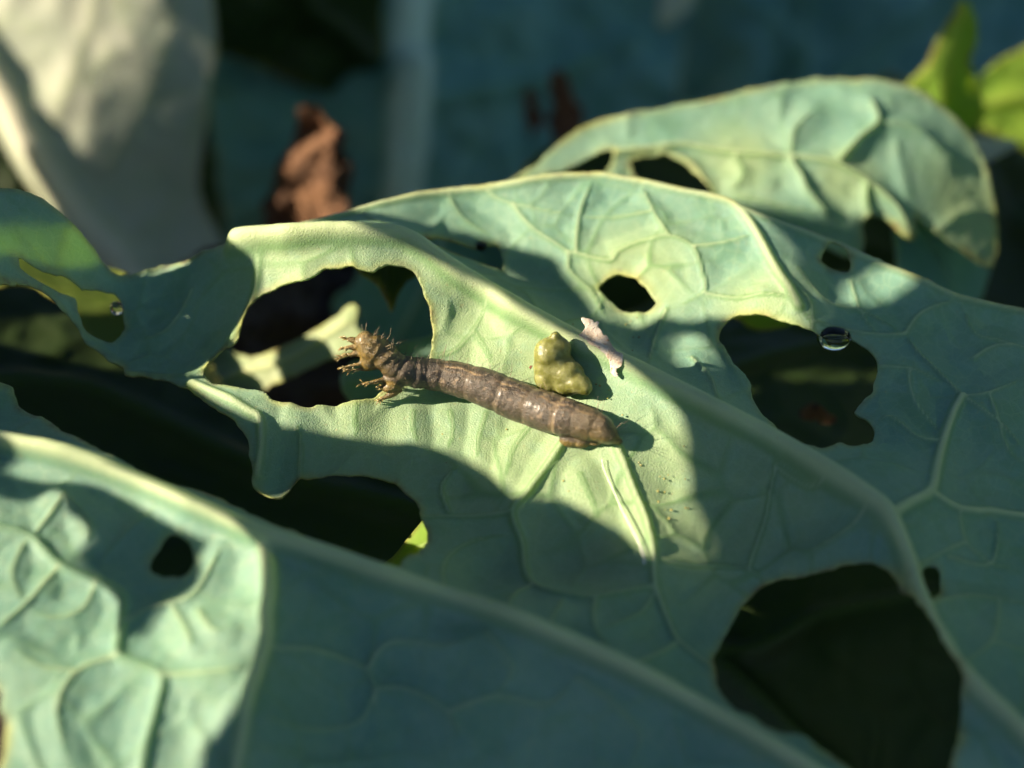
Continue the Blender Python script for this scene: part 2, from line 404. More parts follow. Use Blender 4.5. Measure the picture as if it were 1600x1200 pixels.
    full_me.vertices.foreach_get('normal', nrm); nrm = nrm.reshape(-1, 3)
    bpy.data.meshes.remove(full_me)
    pq, pt = part[Q].min(1), part[T].min(1) if len(T) else np.zeros(0, int)
    for k in range(1, len(names)):                       # a vein keeps its largest unbroken piece; crumbs go back to the blade
        fi = np.nonzero(pq == k)[0]; ti = np.nonzero(pt == k)[0]
        if len(fi) + len(ti) == 0: continue
        used = np.unique(np.r_[Q[fi].ravel(), T[ti].ravel()]); mp = np.full(len(V), -1, int); mp[used] = np.arange(len(used)); lab = np.arange(len(used))
        q, t = mp[Q[fi]], mp[T[ti]] if len(ti) else np.zeros((0, 3), int)
        while True:
            old = lab.copy()
            for f in (q, t):
                if len(f):
                    m = lab[f].min(1)
                    for c in range(f.shape[1]): np.minimum.at(lab, f[:, c], m)
            lab = lab[lab]
            if (old == lab).all(): break
        big = np.bincount(np.r_[lab[q[:, 0]], lab[t[:, 0]]]).argmax()
        pq[fi[lab[q[:, 0]] != big]] = 0
        if len(ti): pt[ti[lab[t[:, 0]] != big]] = 0
    objs = []
    for k, nm in enumerate(names):
        q, t = Q[pq == k], T[pt == k] if len(T) else T
        if len(q) + len(t) < 6: continue
        used = np.unique(np.r_[q.ravel(), t.ravel()]); mp = np.full(len(V), -1, int); mp[used] = np.arange(len(used))
        me = mk_mesh(nm, V[used], mp[q], mp[t] if len(t) else None, {'vein': vein[used], 'edge': edge[used], 'tender': young[used]}, nrm[used])
        objs.append(link(nm, me, mat, rt))
    return objs

# ================================================================== setting: soil
def ground():
    n = 90; r = np.concatenate([np.linspace(0, 30, 60), np.geomspace(32, 4000, 14)]); a = np.linspace(0, 2 * math.pi, n, endpoint=False)
    V = [(0, 0, 0)]; 
    for rr in r[1:]:
        for t in a: V.append((rr * math.cos(t), rr * math.sin(t), 0))
    V = np.array(V, float); V[:, 1] += 6
    amp = np.clip(1.2 - np.hypot(V[:, 0], V[:, 1]) / 300, 0.0, 1)
    V[:, 2] = -9.5 + amp * (0.8 * vnoise(V[:, :2], 0.35, 3) + 0.45 * vnoise(V[:, :2], 1.1, 4))
    T = [(0, 1 + k, 1 + (k + 1) % n) for k in range(n)]
    Q = [(1 + i * n + k, 1 + (i + 1) * n + k, 1 + (i + 1) * n + (k + 1) % n, 1 + i * n + (k + 1) % n) for i in range(len(r) - 2) for k in range(n)]
    link('ground', mk_mesh('ground', V, Q, T), M_SOIL, kind='structure')
ground()

# ================================================================== the holed cabbage leaf
FA = Frame((0, 0, 0), (0.0, -math.sin(math.radians(12)), math.cos(math.radians(12))))
FA.controls([
 # lobe that curls up beside the pale leaf
 (-120, 330, 1.45), (-100, 430, 1.25), (0, 300, 1.1), (80, 330, .85), (0, 400, .92), (100, 420, .45), (170, 430, .12), (50, 445, .55), (160, 540, -.12), (250, 500, -.12), (200, 575, -.15), (300, 430, .08),
 (380, 377, .45), (398, 450, .25), (320, 570, -.10), 
 # ridge of the midrib
 (450, 372, .58), (560, 366, .60), (640, 376, .55), (720, 430, .40), (800, 485, .32), (900, 538, .27), (1010, 592, .25), (1130, 655, .28),
 (1290, 745, .32), (1385, 815, .38), (1440, 950, .30), (1530, 1090, .18), (1640, 1200, .08),
 # panel the caterpillar lies on
 (450, 640, .05), (370, 630, .06), (600, 650, -.05), (750, 600, .0), (850, 600, .03), (750, 500, .16), (700, 560, .02), (870, 720, .0), (960, 700, .08), (1015, 850, .10),
 (1060, 760, -.03), (1150, 780, .0), (700, 760, -.15), (800, 800, -.08), (900, 880, -.18), (750, 900, -.18), (1050, 970, -.10), (1120, 1040, -.12), (1250, 820, .03), (400, 710, -.10), (420, 765, -.25),
 # dip behind the midrib and the far rib
 (700, 385, .10), (800, 430, -.06), (900, 480, -.10), (980, 540, -.06), (1080, 560, -.05), (1180, 620, .0),
 (440, 361, .30), (500, 345, .26), (650, 305, .24), (800, 288, .25), (925, 275, .27), (1050, 296, .28), (1150, 322, .30), (1215, 420, .26), (1245, 470, .24),
 (850, 350, .13), (1000, 350, .18), (1030, 420, .10), (1150, 400, .20), (1160, 460, .15),
 # blade beyond
 (1300, 400, .18), (1300, 460, .10), (1440, 440, .15), (1500, 520, .03), (1600, 480, .06), (1550, 620, .10), (1455, 770, .25), (1500, 700, .05), (1550, 900, .0), (1450, 880, .15), (1600, 1000, .0),
 (1260, 600, .05), (1340, 680, .10), (1750, 700, -.1), (1750, 1000, -.2), (1720, 520, 0),
 # near rib
 (-150, 655, .5), (0, 695, .5), (100, 715, .52), (300, 795, .52), (410, 843, .52), (600, 905, .40), (800, 972, .30), (1000, 1060, .20), (1200, 1170, .10),
 (0, 620, .28), (150, 690, .42), (-150, 600, .3),
 # near panel
 (60, 800, .46), (200, 850, .42), (350, 900, .44), (418, 950, .50), (402, 1060, .42), (380, 1150, .34), (200, 1000, .36), (50, 900, .42), (100, 1150, .30), (300, 1150, .28), (-150, 1000, .5),
 (550, 1000, .08), (700, 1080, .0), (500, 1150, -.10), (850, 1150, -.10), (1000, 1180, -.10), (650, 960, .22), (600, 1330, -.3), (100, 1330, .1), (1200, 1330, -.2), (1650, 1330, -.2)])

A_OUT = [(-300, 520), (-110, 430), (-105, 340), (-60, 288), (0, 288), (40, 293), (80, 316), (120, 355), (158, 400), (180, 421), (225, 420), (280, 402), (340, 380), (385, 368), (410, 364), (436, 360),
 (500, 342), (575, 320), (650, 302), (750, 289), (800, 285), (850, 277), (925, 271), (975, 277), (1050, 291), (1110, 302), (1150, 316), (1200, 335), (1250, 352), (1300, 372), (1350, 392), (1400, 415),
 (1440, 430), (1500, 461), (1600, 482), (1720, 520), (1770, 800), (1760, 1100), (1700, 1340), (1400, 1390), (1000, 1360), (600, 1340), (200, 1340), (-150, 1340), (-220, 1000), (-240, 700)]
OPENING = [(0, 438), (30, 440), (60, 450), (90, 473), (118, 503), (132, 528), (160, 550), (190, 571), (197, 583), (232, 588), (262, 592), (290, 605), (330, 630), (365, 655), (385, 680), (392, 710), (398, 738), (394, 752),
 (408, 766), (432, 775), (455, 761), (470, 748), (510, 740), (560, 738), (600, 745), (635, 765), (652, 785), (658, 808), (665, 830), (655, 852), (635, 868), (602, 886), (560, 869), (500, 846), (450, 824), (400, 802),
 (330, 768), (270, 750), (218, 736), (200, 722), (150, 692), (100, 668), (60, 645), (30, 630), (20, 610), (0, 592), (-120, 570), (-420, 560), (-420, 440), (-120, 445)]
H1 = [(320, 588), (323, 574), (345, 552), (371, 527), (377, 510), (387, 482), (404, 459), (418, 452), (443, 439), (472, 432), (489, 424), (509, 415), (531, 410), (554, 412), (577, 421), (594, 414), (611, 409), (630, 411), (646, 418),
 (653, 433), (663, 462), (672, 484), (677, 507), (677, 533), (673, 552), (665, 575), (640, 592), (615, 602), (596, 609), (585, 616), (560, 625), (531, 629), (503, 632), (472, 628), (446, 622), (426, 615), (407, 605), (384, 602), (350, 598)]
SLIT = [(26, 394), (38, 403), (70, 420), (110, 438), (130, 456), (122, 464), (85, 449), (48, 430), (27, 412)]
ROUND = [(121, 470), (133, 456), (152, 451), (176, 456), (190, 475), (192, 500), (185, 520), (165, 528), (145, 520), (128, 502)]
H2 = [(655, 367), (680, 366), (705, 369), (727, 378), (750, 382), (775, 382), (785, 395), (783, 415), (765, 411), (740, 401), (710, 388), (680, 375)]
H3 = [(937, 452), (950, 432), (970, 425), (995, 435), (1020, 455), (1026, 470), (1010, 485), (980, 482), (955, 470)]
H4 = [(1127, 515), (1140, 497), (1170, 487), (1215, 495), (1250, 507), (1280, 520), (1305, 520), (1340, 532), (1362, 545), (1372, 570), (1366, 603), (1340, 630), (1342, 642), (1365, 662), (1367, 680), (1352, 692), (1330, 692), (1312, 686),
 (1287, 695), (1260, 690), (1235, 677), (1205, 655), (1185, 630), (1172, 605), (1169, 585), (1150, 565), (1132, 540)]
H5 = [(1192, 912), (1225, 900), (1275, 890), (1340, 877), (1375, 880), (1400, 900), (1411, 925), (1425, 950), (1445, 980), (1470, 1025), (1495, 1060), (1505, 1090), (1502, 1140), (1490, 1190), (1470, 1240), (1400, 1255), (1330, 1197), (1300, 1175),
 (1270, 1155), (1245, 1141), (1215, 1137), (1190, 1127), (1170, 1117), (1150, 1105), (1130, 1080), (1116, 1050), (1116, 1025), (1130, 1000), (1150, 960), (1170, 930)]
H6 = [(1285, 395), (1300, 382), (1320, 392), (1332, 410), (1325, 422), (1300, 417), (1287, 407)]
H7 = [(1437, 905), (1445, 885), (1460, 882), (1472, 895), (1470, 920), (1455, 937), (1442, 930)]
H8 = [(232, 882), (245, 850), (260, 832), (285, 835), (302, 855), (300, 877), (285, 895), (260, 900), (240, 892)]
H9 = [(-54, 1050), (-14, 1066), (-2, 1085), (5, 1125), (3, 1160), (-9, 1195), (-54, 1210), (-84, 1130)]
SLIVER = [(1347, 350), (1362, 347), (1385, 376), (1410, 405), (1447, 435), (1425, 430), (1382, 403), (1352, 382)]

mr, vn_, t3 = 'midrib', 'side_vein', None
A_VEINS = [
 ([(370, 384), (450, 376), (540, 372), (620, 377), (660, 394), (720, 437), (800, 487), (880, 531), (950, 565), (1010, 594), (1060, 620), (1130, 655), (1200, 692), (1290, 745), (1350, 785), (1385, 815), (1415, 880), (1437, 950), (1480, 1030), (1530, 1090), (1600, 1160), (1660, 1240)], .115, .08, .20, 1.0, mr),
 ([(-240, 640), (-60, 672), (0, 695), (100, 716), (200, 752), (300, 795), (410, 843), (500, 872), (600, 906), (700, 940), (800, 973), (900, 1015), (1000, 1060), (1100, 1115), (1200, 1172), (1290, 1230)], .105, .065, .20, 1.0, vn_),
 ([(405, 838), (416, 870), (421, 920), (419, 960), (421, 995), (410, 1030), (392, 1080), (380, 1150), (370, 1210), (360, 1320)], .075, .05, .07, .8, vn_),
 ([(430, 362), (500, 345), (575, 323), (650, 306), (790, 290), (850, 280), (925, 275), (975, 282), (1050, 297), (1110, 308), (1150, 322), (1180, 362), (1210, 420), (1232, 452), (1248, 478)], .05, .05, .05, .8, vn_),
 ([(1150, 322), (1250, 362), (1350, 405), (1440, 440), (1500, 466), (1600, 487), (1720, 530)], .045, .04, .045, .7, vn_),
 ([(1385, 812), (1420, 787), (1455, 770), (1465, 730), (1475, 690), (1490, 645), (1502, 620)], .06, .04, .06, .8, vn_),
 ([(1455, 770), (1500, 795), (1550, 800), (1600, 808), (1720, 815)], .045, .04, .05, .75, vn_),
 ([(960, 690), (985, 750), (1005, 800), (1020, 860), (1022, 915), (1045, 970), (1062, 1002), (1112, 1042)], .04, .028, .04, .7, vn_),
 ([(885, 685), (852, 730), (825, 770), (800, 800), (815, 850), (822, 900), (850, 922), (915, 933), (965, 928), (1022, 918)], .04, .028, .045, .6, vn_),
 ([(300, 598), (350, 620), (390, 645), (406, 657), (409, 700), (402, 745)], .055, .035, .05, .7, vn_),
 ([(395, 382), (403, 420), (398, 455), (384, 492), (360, 530), (310, 580), (250, 585), (200, 580)], .04, .03, .03, .4, vn_),
 ([(0, 825), (50, 840), (95, 885), (185, 930), (190, 975), (185, 1025), (250, 1052), (245, 1100), (225, 1175), (215, 1250)], .04, .035, .04, .4, vn_)]
def tert(*ls, a=.024, c=.65): return [(l, .026, .020, a, c, None) for l in ls]
A_VEINS += tert(
 [(800, 320), (830, 358), (885, 395), (890, 425), (925, 460), (940, 490), (955, 503)], [(885, 395), (950, 410), (965, 396), (1000, 378), (1045, 370), (1080, 387), (1095, 425), (1100, 455), (1070, 475), (1040, 486)],
 [(1100, 460), (1150, 466), (1200, 462), (1242, 468)], [(1040, 486), (1022, 530), (1012, 570)], [(1080, 387), (1130, 380), (1180, 365)], [(1045, 370), (1020, 330), (1000, 290)], [(900, 395), (905, 340), (925, 280)],
 [(1502, 620), (1545, 615), (1600, 592)], [(1502, 620), (1475, 590), (1430, 545), (1413, 523)], [(1413, 523), (1370, 525), (1320, 515), (1270, 500), (1248, 478)], [(1413, 523), (1440, 490), (1500, 468)], [(1248, 420), (1290, 470), (1350, 490), (1413, 523)],
 [(1475, 690), (1430, 680), (1390, 650), (1370, 660)], [(1502, 620), (1560, 660), (1600, 700)], [(1520, 560), (1560, 540), (1600, 545)], [(1440, 950), (1500, 930), (1560, 935), (1620, 950)], [(1480, 870), (1550, 880), (1560, 800)],
 [(1035, 875), (1085, 884), (1170, 890), (1195, 910)], [(1170, 890), (1186, 840), (1202, 780), (1212, 730), (1205, 695)], [(1350, 800), (1320, 830), (1250, 870)], [(1062, 1002), (1030, 1020), (990, 1036), (960, 1030)],
 [(800, 800), (740, 806), (670, 806), (640, 800)], [(930, 935), (932, 985), (960, 1020)], [(830, 915), (800, 932), (790, 965)], [(700, 800), (690, 760), (715, 725)])
A_VEINS += tert([(646, 644), (645, 670), (652, 692)], [(558, 632), (556, 655), (558, 684)],
 [(702, 645), (706, 670), (699, 702)], [(759, 645), (748, 685), (745, 716)], [(680, 557), (710, 550), (740, 516), (759, 482), (765, 465)], [(740, 516), (759, 546), (770, 572)], [(830, 665), (800, 705), (790, 745)], [(905, 740), (925, 785), (935, 812)], a=.010, c=.55)
A_VEINS += tert(
 [(300, 455), (283, 490), (255, 520), (215, 532)], [(425, 1015), (500, 1020), (565, 1045), (585, 1080), (590, 1150)], [(585, 1080), (640, 1080), (700, 1115), (720, 1160)], [(575, 1045), (600, 1012), (650, 1005), (700, 1010), (760, 990)], [(700, 1115), (770, 1090), (850, 1100), (900, 1060)],
 [(95, 885), (40, 945), (-10, 985)], [(100, 770), (75, 810), (52, 840)], [(100, 770), (140, 820), (135, 850)], [(250, 1052), (320, 1050), (405, 1035)], [(190, 975), (240, 950), (300, 930), (330, 880), (345, 850)], [(185, 1025), (120, 1050), (90, 1110), (110, 1200)], [(310, 955), (330, 980), (350, 985)], [(270, 950), (290, 985), (300, 1010)],
 [(470, 748), (470, 700), (460, 660)], [(1080, 560), (1110, 590), (1130, 640)])
A_VEINS += tert([(1372, 572), (1420, 576), (1452, 588), (1480, 600)], [(1420, 576), (1425, 620), (1452, 655), (1478, 680)], [(1545, 615), (1560, 655), (1575, 700), (1600, 725)], [(1600, 545), (1560, 532), (1522, 520), (1500, 470)], [(1500, 795), (1510, 845), (1548, 878), (1600, 892)], [(1510, 845), (1470, 862), (1425, 885)],
 [(1560, 935), (1550, 1000), (1500, 1040)], [(1550, 1000), (1610, 1020)], [(1212, 730), (1262, 762), (1305, 760)], [(1022, 920), (1000, 960), (932, 985)], [(700, 938), (690, 892), (722, 852), (806, 832)], [(850, 990), (872, 950), (880, 932)], [(585, 1080), (560, 1130), (480, 1140), (395, 1110)],
 [(760, 990), (800, 1045), (770, 1090)], [(900, 1060), (958, 1100), (1000, 1150), (980, 1205)], [(1270, 520), (1265, 470), (1230, 440)], [(1330, 440), (1345, 490), (1370, 525)], [(700, 305), (725, 340), (770, 368)], [(560, 325), (590, 345), (640, 355)], [(760, 300), (800, 320), (850, 330), (905, 340)], [(1020, 330), (960, 340), (905, 340)], [(40, 850), (20, 900), (40, 945)],
 [(120, 1050), (60, 1040), (20, 1010)], [(150, 910), (130, 950), (90, 965), (40, 950)], a=.016, c=.6)
LA = root('cabbage_leaf', FA.at(1385, 815), 'big grey-green cabbage leaf riddled with chewed holes, the brown caterpillar lying on it', 'leaf')
sheet(LA, FA, A_OUT, [OPENING, H1, SLIT, ROUND, H2, H3, H4, H5, H6, H7, H8, H9, SLIVER], A_VEINS, res=0.026, thick=0.045, mat=M_LEAF, quilt=0.046, net=0.010, net_cell=0.6, rough_amp=0.014, edge_w=0.042, edge_curl=0.015, seed=3,
      tender=[(520, 480, 1.2), (640, 640, 1.1), (760, 540, 1.2), (860, 720, 1.3), (1000, 780, 1.2), (1120, 820, 1.0), (470, 380, .6), (990, 430, .6), (1200, 480, .5)])

# ---- upper lobe of that leaf, folded up behind the far rib and drooping at its tip
FB = ray_frame(1200, 280, 16.2, (0.08, -0.42, 0.90)).controls([(800, 290, .0), (960, 180, .1), (1110, 303, .02), (1100, 220, .12), (1250, 130, .15), (1350, 120, .2), (1300, 255, .22), (1250, 330, .05), (1400, 340, .02), (1440, 220, .15),
  (1520, 240, -.05), (1555, 380, -.35), (1480, 360, -.1), (1340, 385, -.1), (900, 250, .05), (1180, 270, .15)])
B_OUT = [(780, 298), (840, 250), (880, 212), (925, 186), (965, 176), (1015, 168), (1050, 162), (1125, 145), (1225, 127), (1300, 118), (1375, 120), (1425, 132), (1475, 160), (1515, 200), (1540, 250), (1555, 300), (1562, 375), (1555, 412), (1540, 410), (1500, 385), (1450, 350), (1434, 336),
  (1432, 368), (1420, 374), (1408, 366), (1392, 345), (1370, 338), (1350, 352), (1345, 398), (1250, 370), (1150, 334), (1110, 320), (1000, 305), (880, 296)]
B1 = [(842, 275), (880, 262), (920, 243), (950, 234), (959, 240), (955, 255), (940, 268), (915, 275), (880, 279)]
B2 = [(988, 252), (1005, 246), (1040, 244), (1065, 252), (1090, 272), (1108, 292), (1112, 302), (1080, 302), (1040, 296), (1008, 284), (994, 268)]
B_VEINS = [([(960, 240), (1005, 235), (1065, 228), (1130, 238), (1230, 245), (1300, 255), (1355, 285), (1400, 325), (1422, 368)], .045, .03, .06, .7, vn_), ([(1310, 250), (1340, 215), (1370, 190), (1360, 160)], .045, .035, .05, .6, vn_),
  ([(1110, 303), (1090, 268), (1065, 248), (1030, 240)], .04, .03, .03, .8, vn_), ([(1230, 245), (1250, 275), (1260, 300), (1290, 335)], .04, .03, .06, .6, vn_), ([(1355, 285), (1352, 320), (1358, 340)], .035, .03, .05, .5, vn_)] + tert(
  [(1140, 235), (1160, 270), (1140, 300)], [(1235, 240), (1240, 200), (1270, 170)], [(1370, 190), (1430, 200), (1480, 240)], [(1150, 305), (1220, 320), (1290, 338)])
LB = root('cabbage_leaf', FB.at(1110, 305), 'sunlit pale green cabbage leaf lobe with scalloped ridges and pointed drooping tip', 'leaf')
sheet(LB, FB, B_OUT, [B1, B2], B_VEINS, res=0.032, thick=0.05, mat=M_LEAF, quilt=0.055, net=0.0, net_cell=1.4, rough_amp=0.015, edge_w=0.07, seed=6, tender=[(1540, 340, .8), (1150, 250, .5), (1330, 280, .4)])

# ================================================================== leaves underneath, seen through the holes
def side_leaf(label, fr, out, veins=(), mat=None, holes=(), res=0.07, name='cabbage_leaf', cat='leaf', at=None, **k):
    r = root(name, fr.o, label, cat, k.pop('group', None))
    sheet(r, fr, out, holes, veins, res=res, mat=mat, **k); return r
# broad dark leaf below everything
FU = ray_frame(750, 760, 15.0, (0.12, -0.22, 0.95)).controls([(100, 550, .2), (0, 900, -.3), (600, 700, .0), (700, 1000, -.2), (1200, 600, .25), (1300, 1000, .0), (1290, 960, .25), (1600, 800, -.3), (1350, 550, .1), (400, 500, -.4), (900, 560, -.2), (1500, 1250, -.5)])
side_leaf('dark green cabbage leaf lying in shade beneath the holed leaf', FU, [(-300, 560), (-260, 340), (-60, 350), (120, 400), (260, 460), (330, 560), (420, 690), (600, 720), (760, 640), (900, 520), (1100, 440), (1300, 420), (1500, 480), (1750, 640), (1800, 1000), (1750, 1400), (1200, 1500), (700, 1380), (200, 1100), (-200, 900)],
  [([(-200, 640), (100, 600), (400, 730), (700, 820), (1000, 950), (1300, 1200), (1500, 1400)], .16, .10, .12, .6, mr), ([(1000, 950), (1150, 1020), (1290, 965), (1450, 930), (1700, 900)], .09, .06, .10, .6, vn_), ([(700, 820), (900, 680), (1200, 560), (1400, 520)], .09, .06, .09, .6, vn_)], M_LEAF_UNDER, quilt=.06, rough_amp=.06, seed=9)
# pale sunlit leaf edge seen through the big hole
FP = ray_frame(450, 545, 16.0, (-0.25, -0.50, 0.83))
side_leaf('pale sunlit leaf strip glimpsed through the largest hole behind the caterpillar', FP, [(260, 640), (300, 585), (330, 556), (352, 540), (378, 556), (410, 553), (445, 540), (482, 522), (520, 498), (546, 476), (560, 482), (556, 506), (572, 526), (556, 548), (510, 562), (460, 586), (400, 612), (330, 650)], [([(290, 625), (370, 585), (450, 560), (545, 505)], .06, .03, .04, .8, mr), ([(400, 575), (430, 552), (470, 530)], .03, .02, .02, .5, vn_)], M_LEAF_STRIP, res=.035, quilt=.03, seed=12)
FQ = ray_frame(610, 590, 14.9, (-0.10, -0.50, 0.83))
side_leaf('small pale green leaf patch directly below the caterpillar head', FQ, [(530, 590), (545, 566), (590, 556), (622, 538), (680, 520), (740, 520), (760, 600), (700, 680), (600, 670), (560, 640), (535, 615)], [([(750, 560), (640, 585), (545, 600)], .05, .03, .03, .6, vn_)], M_LEAF, res=.05, seed=14)
FT = ray_frame(620, 470, 18.5, (0.35, -0.75, 0.5))
side_leaf('shaded teal leaf far down inside the largest hole', FT, [(520, 470), (560, 430), (560, 330), (760, 330), (820, 480), (760, 600), (660, 600), (600, 580), (540, 520)], [([(700, 340), (660, 450), (600, 560)], .10, .05, .05, .6, mr)], M_LEAF_DARK, res=.07, seed=15)
FH = ray_frame(610, 430, 14.6, (0.5, -0.8, 0.35))
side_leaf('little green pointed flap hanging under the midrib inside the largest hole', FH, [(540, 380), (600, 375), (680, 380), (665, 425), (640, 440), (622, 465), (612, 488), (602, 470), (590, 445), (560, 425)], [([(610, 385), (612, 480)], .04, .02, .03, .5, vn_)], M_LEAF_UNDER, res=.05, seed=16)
FY = ray_frame(640, 850, 12.9, (-0.55, -0.45, 0.7))
side_leaf('yellow-green crescent of leaf lit at the rim of the lower hole', FY, [(596, 892), (620, 862), (642, 826), (662, 806), (700, 820), (710, 870), (660, 910)], [([(600, 890), (650, 855), (700, 840)], .04, .02, .02, .5, vn_)], M_LEAF_GREEN, res=.04, seed=17)
FG = ray_frame(1210, 500, 15.6, (-0.3, -0.5, 0.8))
side_leaf('bright fresh green leaf scrap showing at the rim of the four-lobed hole', FG, [(1130, 480), (1180, 470), (1240, 490), (1232, 508), (1195, 514), (1160, 505)], [([(1135, 485), (1230, 500)], .04, .02, .02, .5, vn_)], M_LEAF_GREEN, res=.05, seed=18)
FR = ray_frame(1500, 430, 17.0, (0.5, -0.6, 0.6))
side_leaf('shadowed blue-green leaf hanging behind the pointed drooping lobe', FR, [(1400, 330), (1470, 330), (1550, 400), (1545, 440), (1530, 475), (1480, 520), (1420, 470)], [([(1430, 350), (1500, 480)], .08, .04, .04, .5, mr)], M_LEAF_DARK, res=.06, seed=19)

# ================================================================== background leaves
FB1 = ray_frame(760, 150, 25.0, (0.36, -0.70, 0.62)).controls([(400, 100, -.6), (640, 150, .3), (900, 100, -.4), (1200, 100, .3), (1600, 100, -.6), (640, 500, .2), (1200, 500, 0)])
side_leaf('tall shaded blue-green leaf with a broad pale upright midrib', FB1, [(300, -260), (640, -420), (1000, -420), (1120, -160), (1080, 60), (1040, 300), (960, 520), (680, 640), (420, 520), (330, 200)],
  [([(640, -400), (642, -100), (641, 60), (636, 160), (630, 250), (622, 350), (612, 600)], .42, .40, .35, 1.0, mr), ([(612, 110), (575, 60), (500, 10), (430, -60)], .12, .08, .10, .35, vn_), ([(665, 165), (760, 140), (860, 120), (1000, 60)], .12, .08, .10, .35, vn_), ([(650, 40), (720, -30), (840, -100)], .12, .08, .10, .35, vn_)], M_LEAF_DARK, res=.13, thick=.08, quilt=.15, rough_amp=.25, seed=21)
FB6 = ray_frame(1250, 100, 29.0, (0.36, -0.72, 0.60)).controls([(1000, 100, -.8), (1150, 50, .5), (1300, 150, -.6), (1400, 0, .6), (1600, 100, -.5), (1200, -200, 0), (1300, 450, 0)])
side_leaf('mottled bluish cabbage leaf in shade beyond the sunlit lobe', FB6, [(850, -300), (1300, -420), (1750, -300), (1850, 100), (1750, 480), (1400, 640), (1000, 560), (850, 200)],
  [([(1250, -400), (1260, 0), (1240, 300), (1220, 600)], .25, .2, .2, .4, mr), ([(1255, 60), (1100, -40), (950, -120)], .12, .08, .10, .3, vn_), ([(1255, 150), (1400, 40), (1600, -60)], .12, .08, .10, .3, vn_)], M_LEAF_DARK, res=.16, thick=.08, quilt=.3, rough_amp=.4, seed=22)
FB2 = ray_frame(420, 30, 22.5, (0.45, -0.75, -0.15))
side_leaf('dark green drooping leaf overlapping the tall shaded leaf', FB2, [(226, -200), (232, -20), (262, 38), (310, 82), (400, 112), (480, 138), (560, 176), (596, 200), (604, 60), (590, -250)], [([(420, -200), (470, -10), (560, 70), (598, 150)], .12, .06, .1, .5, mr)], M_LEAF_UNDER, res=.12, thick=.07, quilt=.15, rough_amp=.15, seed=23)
FB3 = ray_frame(150, 200, 21.0, (-0.12, -0.90, 0.35)).controls([(0, 130, .2), (190, 410, .2), (150, 150, .0), (300, 100, -.4), (280, 350, -.4), (-100, 0, .1), (200, -80, -.1)])
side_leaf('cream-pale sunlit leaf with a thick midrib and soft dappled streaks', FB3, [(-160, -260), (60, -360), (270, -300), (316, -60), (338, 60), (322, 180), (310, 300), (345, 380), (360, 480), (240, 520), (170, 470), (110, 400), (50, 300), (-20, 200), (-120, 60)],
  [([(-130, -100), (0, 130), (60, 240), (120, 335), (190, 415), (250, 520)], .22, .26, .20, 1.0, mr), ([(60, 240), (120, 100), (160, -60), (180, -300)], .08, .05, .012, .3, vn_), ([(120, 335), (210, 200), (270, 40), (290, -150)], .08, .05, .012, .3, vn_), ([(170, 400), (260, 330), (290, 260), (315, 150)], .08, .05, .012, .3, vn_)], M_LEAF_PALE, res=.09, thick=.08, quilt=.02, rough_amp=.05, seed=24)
FD = ray_frame(250, 250, 30.0, (0.2, -0.95, 0.2))
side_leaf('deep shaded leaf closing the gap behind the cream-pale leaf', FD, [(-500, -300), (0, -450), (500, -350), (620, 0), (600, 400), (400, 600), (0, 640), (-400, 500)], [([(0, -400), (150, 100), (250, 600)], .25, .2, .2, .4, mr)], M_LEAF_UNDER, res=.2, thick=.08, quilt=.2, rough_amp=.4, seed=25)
FK = ray_frame(1470, 110, 19.0, (-0.35, -0.75, 0.5)).controls([(1400, 150, .0), (1500, 10, .3), (1520, 120, -.2), (1460, 120, .2)])
side_leaf('narrow bright green leaf tip standing upright beyond the drooping lobe', FK, [(1400, 190), (1412, 132), (1440, 104), (1468, 56), (1498, 6), (1512, 2), (1524, 22), (1526, 64), (1518, 100), (1536, 150), (1530, 200), (1470, 240)], [([(1460, 230), (1480, 120), (1508, 10)], .06, .03, .06, .6, mr)], M_LEAF_GREEN, res=.06, quilt=.1, rough_amp=.08, edge_w=.07, seed=26)
FL = ray_frame(1600, 150, 20.0, (0.1, -0.75, 0.6))
side_leaf('broad fresh green leaf beside the narrow upright tip', FL, [(1530, 140), (1545, 106), (1580, 84), (1650, 60), (1760, 90), (1780, 220), (1680, 270), (1590, 226), (1545, 200), (1532, 175)], [([(1535, 160), (1620, 150), (1750, 170)], .08, .05, .06, .6, mr)], M_LEAF_GREEN, res=.07, quilt=.1, rough_amp=.08, seed=27)
FN = ray_frame(1550, 230, 18.5, (-0.4, -0.7, 0.55))
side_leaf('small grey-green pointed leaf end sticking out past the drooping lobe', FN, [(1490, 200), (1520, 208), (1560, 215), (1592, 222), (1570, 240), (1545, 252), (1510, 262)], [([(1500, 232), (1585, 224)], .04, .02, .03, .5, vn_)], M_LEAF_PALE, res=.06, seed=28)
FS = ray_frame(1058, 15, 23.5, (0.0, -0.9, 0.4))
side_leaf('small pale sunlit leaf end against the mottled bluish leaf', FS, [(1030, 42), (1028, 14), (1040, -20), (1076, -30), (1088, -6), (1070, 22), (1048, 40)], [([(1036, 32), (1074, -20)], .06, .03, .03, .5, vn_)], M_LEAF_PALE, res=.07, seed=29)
FM = ray_frame(1580, 330, 22.0, (0.3, -0.8, 0.5))
side_leaf('very dark leaf filling the gap behind the drooping tip', FM, [(1380, 130), (1500, 160), (1700, 190), (1900, 300), (1850, 560), (1600, 620), (1440, 520)], [([(1450, 200), (1600, 350), (1750, 500)], .12, .08, .1, .3, mr)], M_LEAF_UNDER, res=.12, quilt=.15, rough_amp=.15, seed=30)
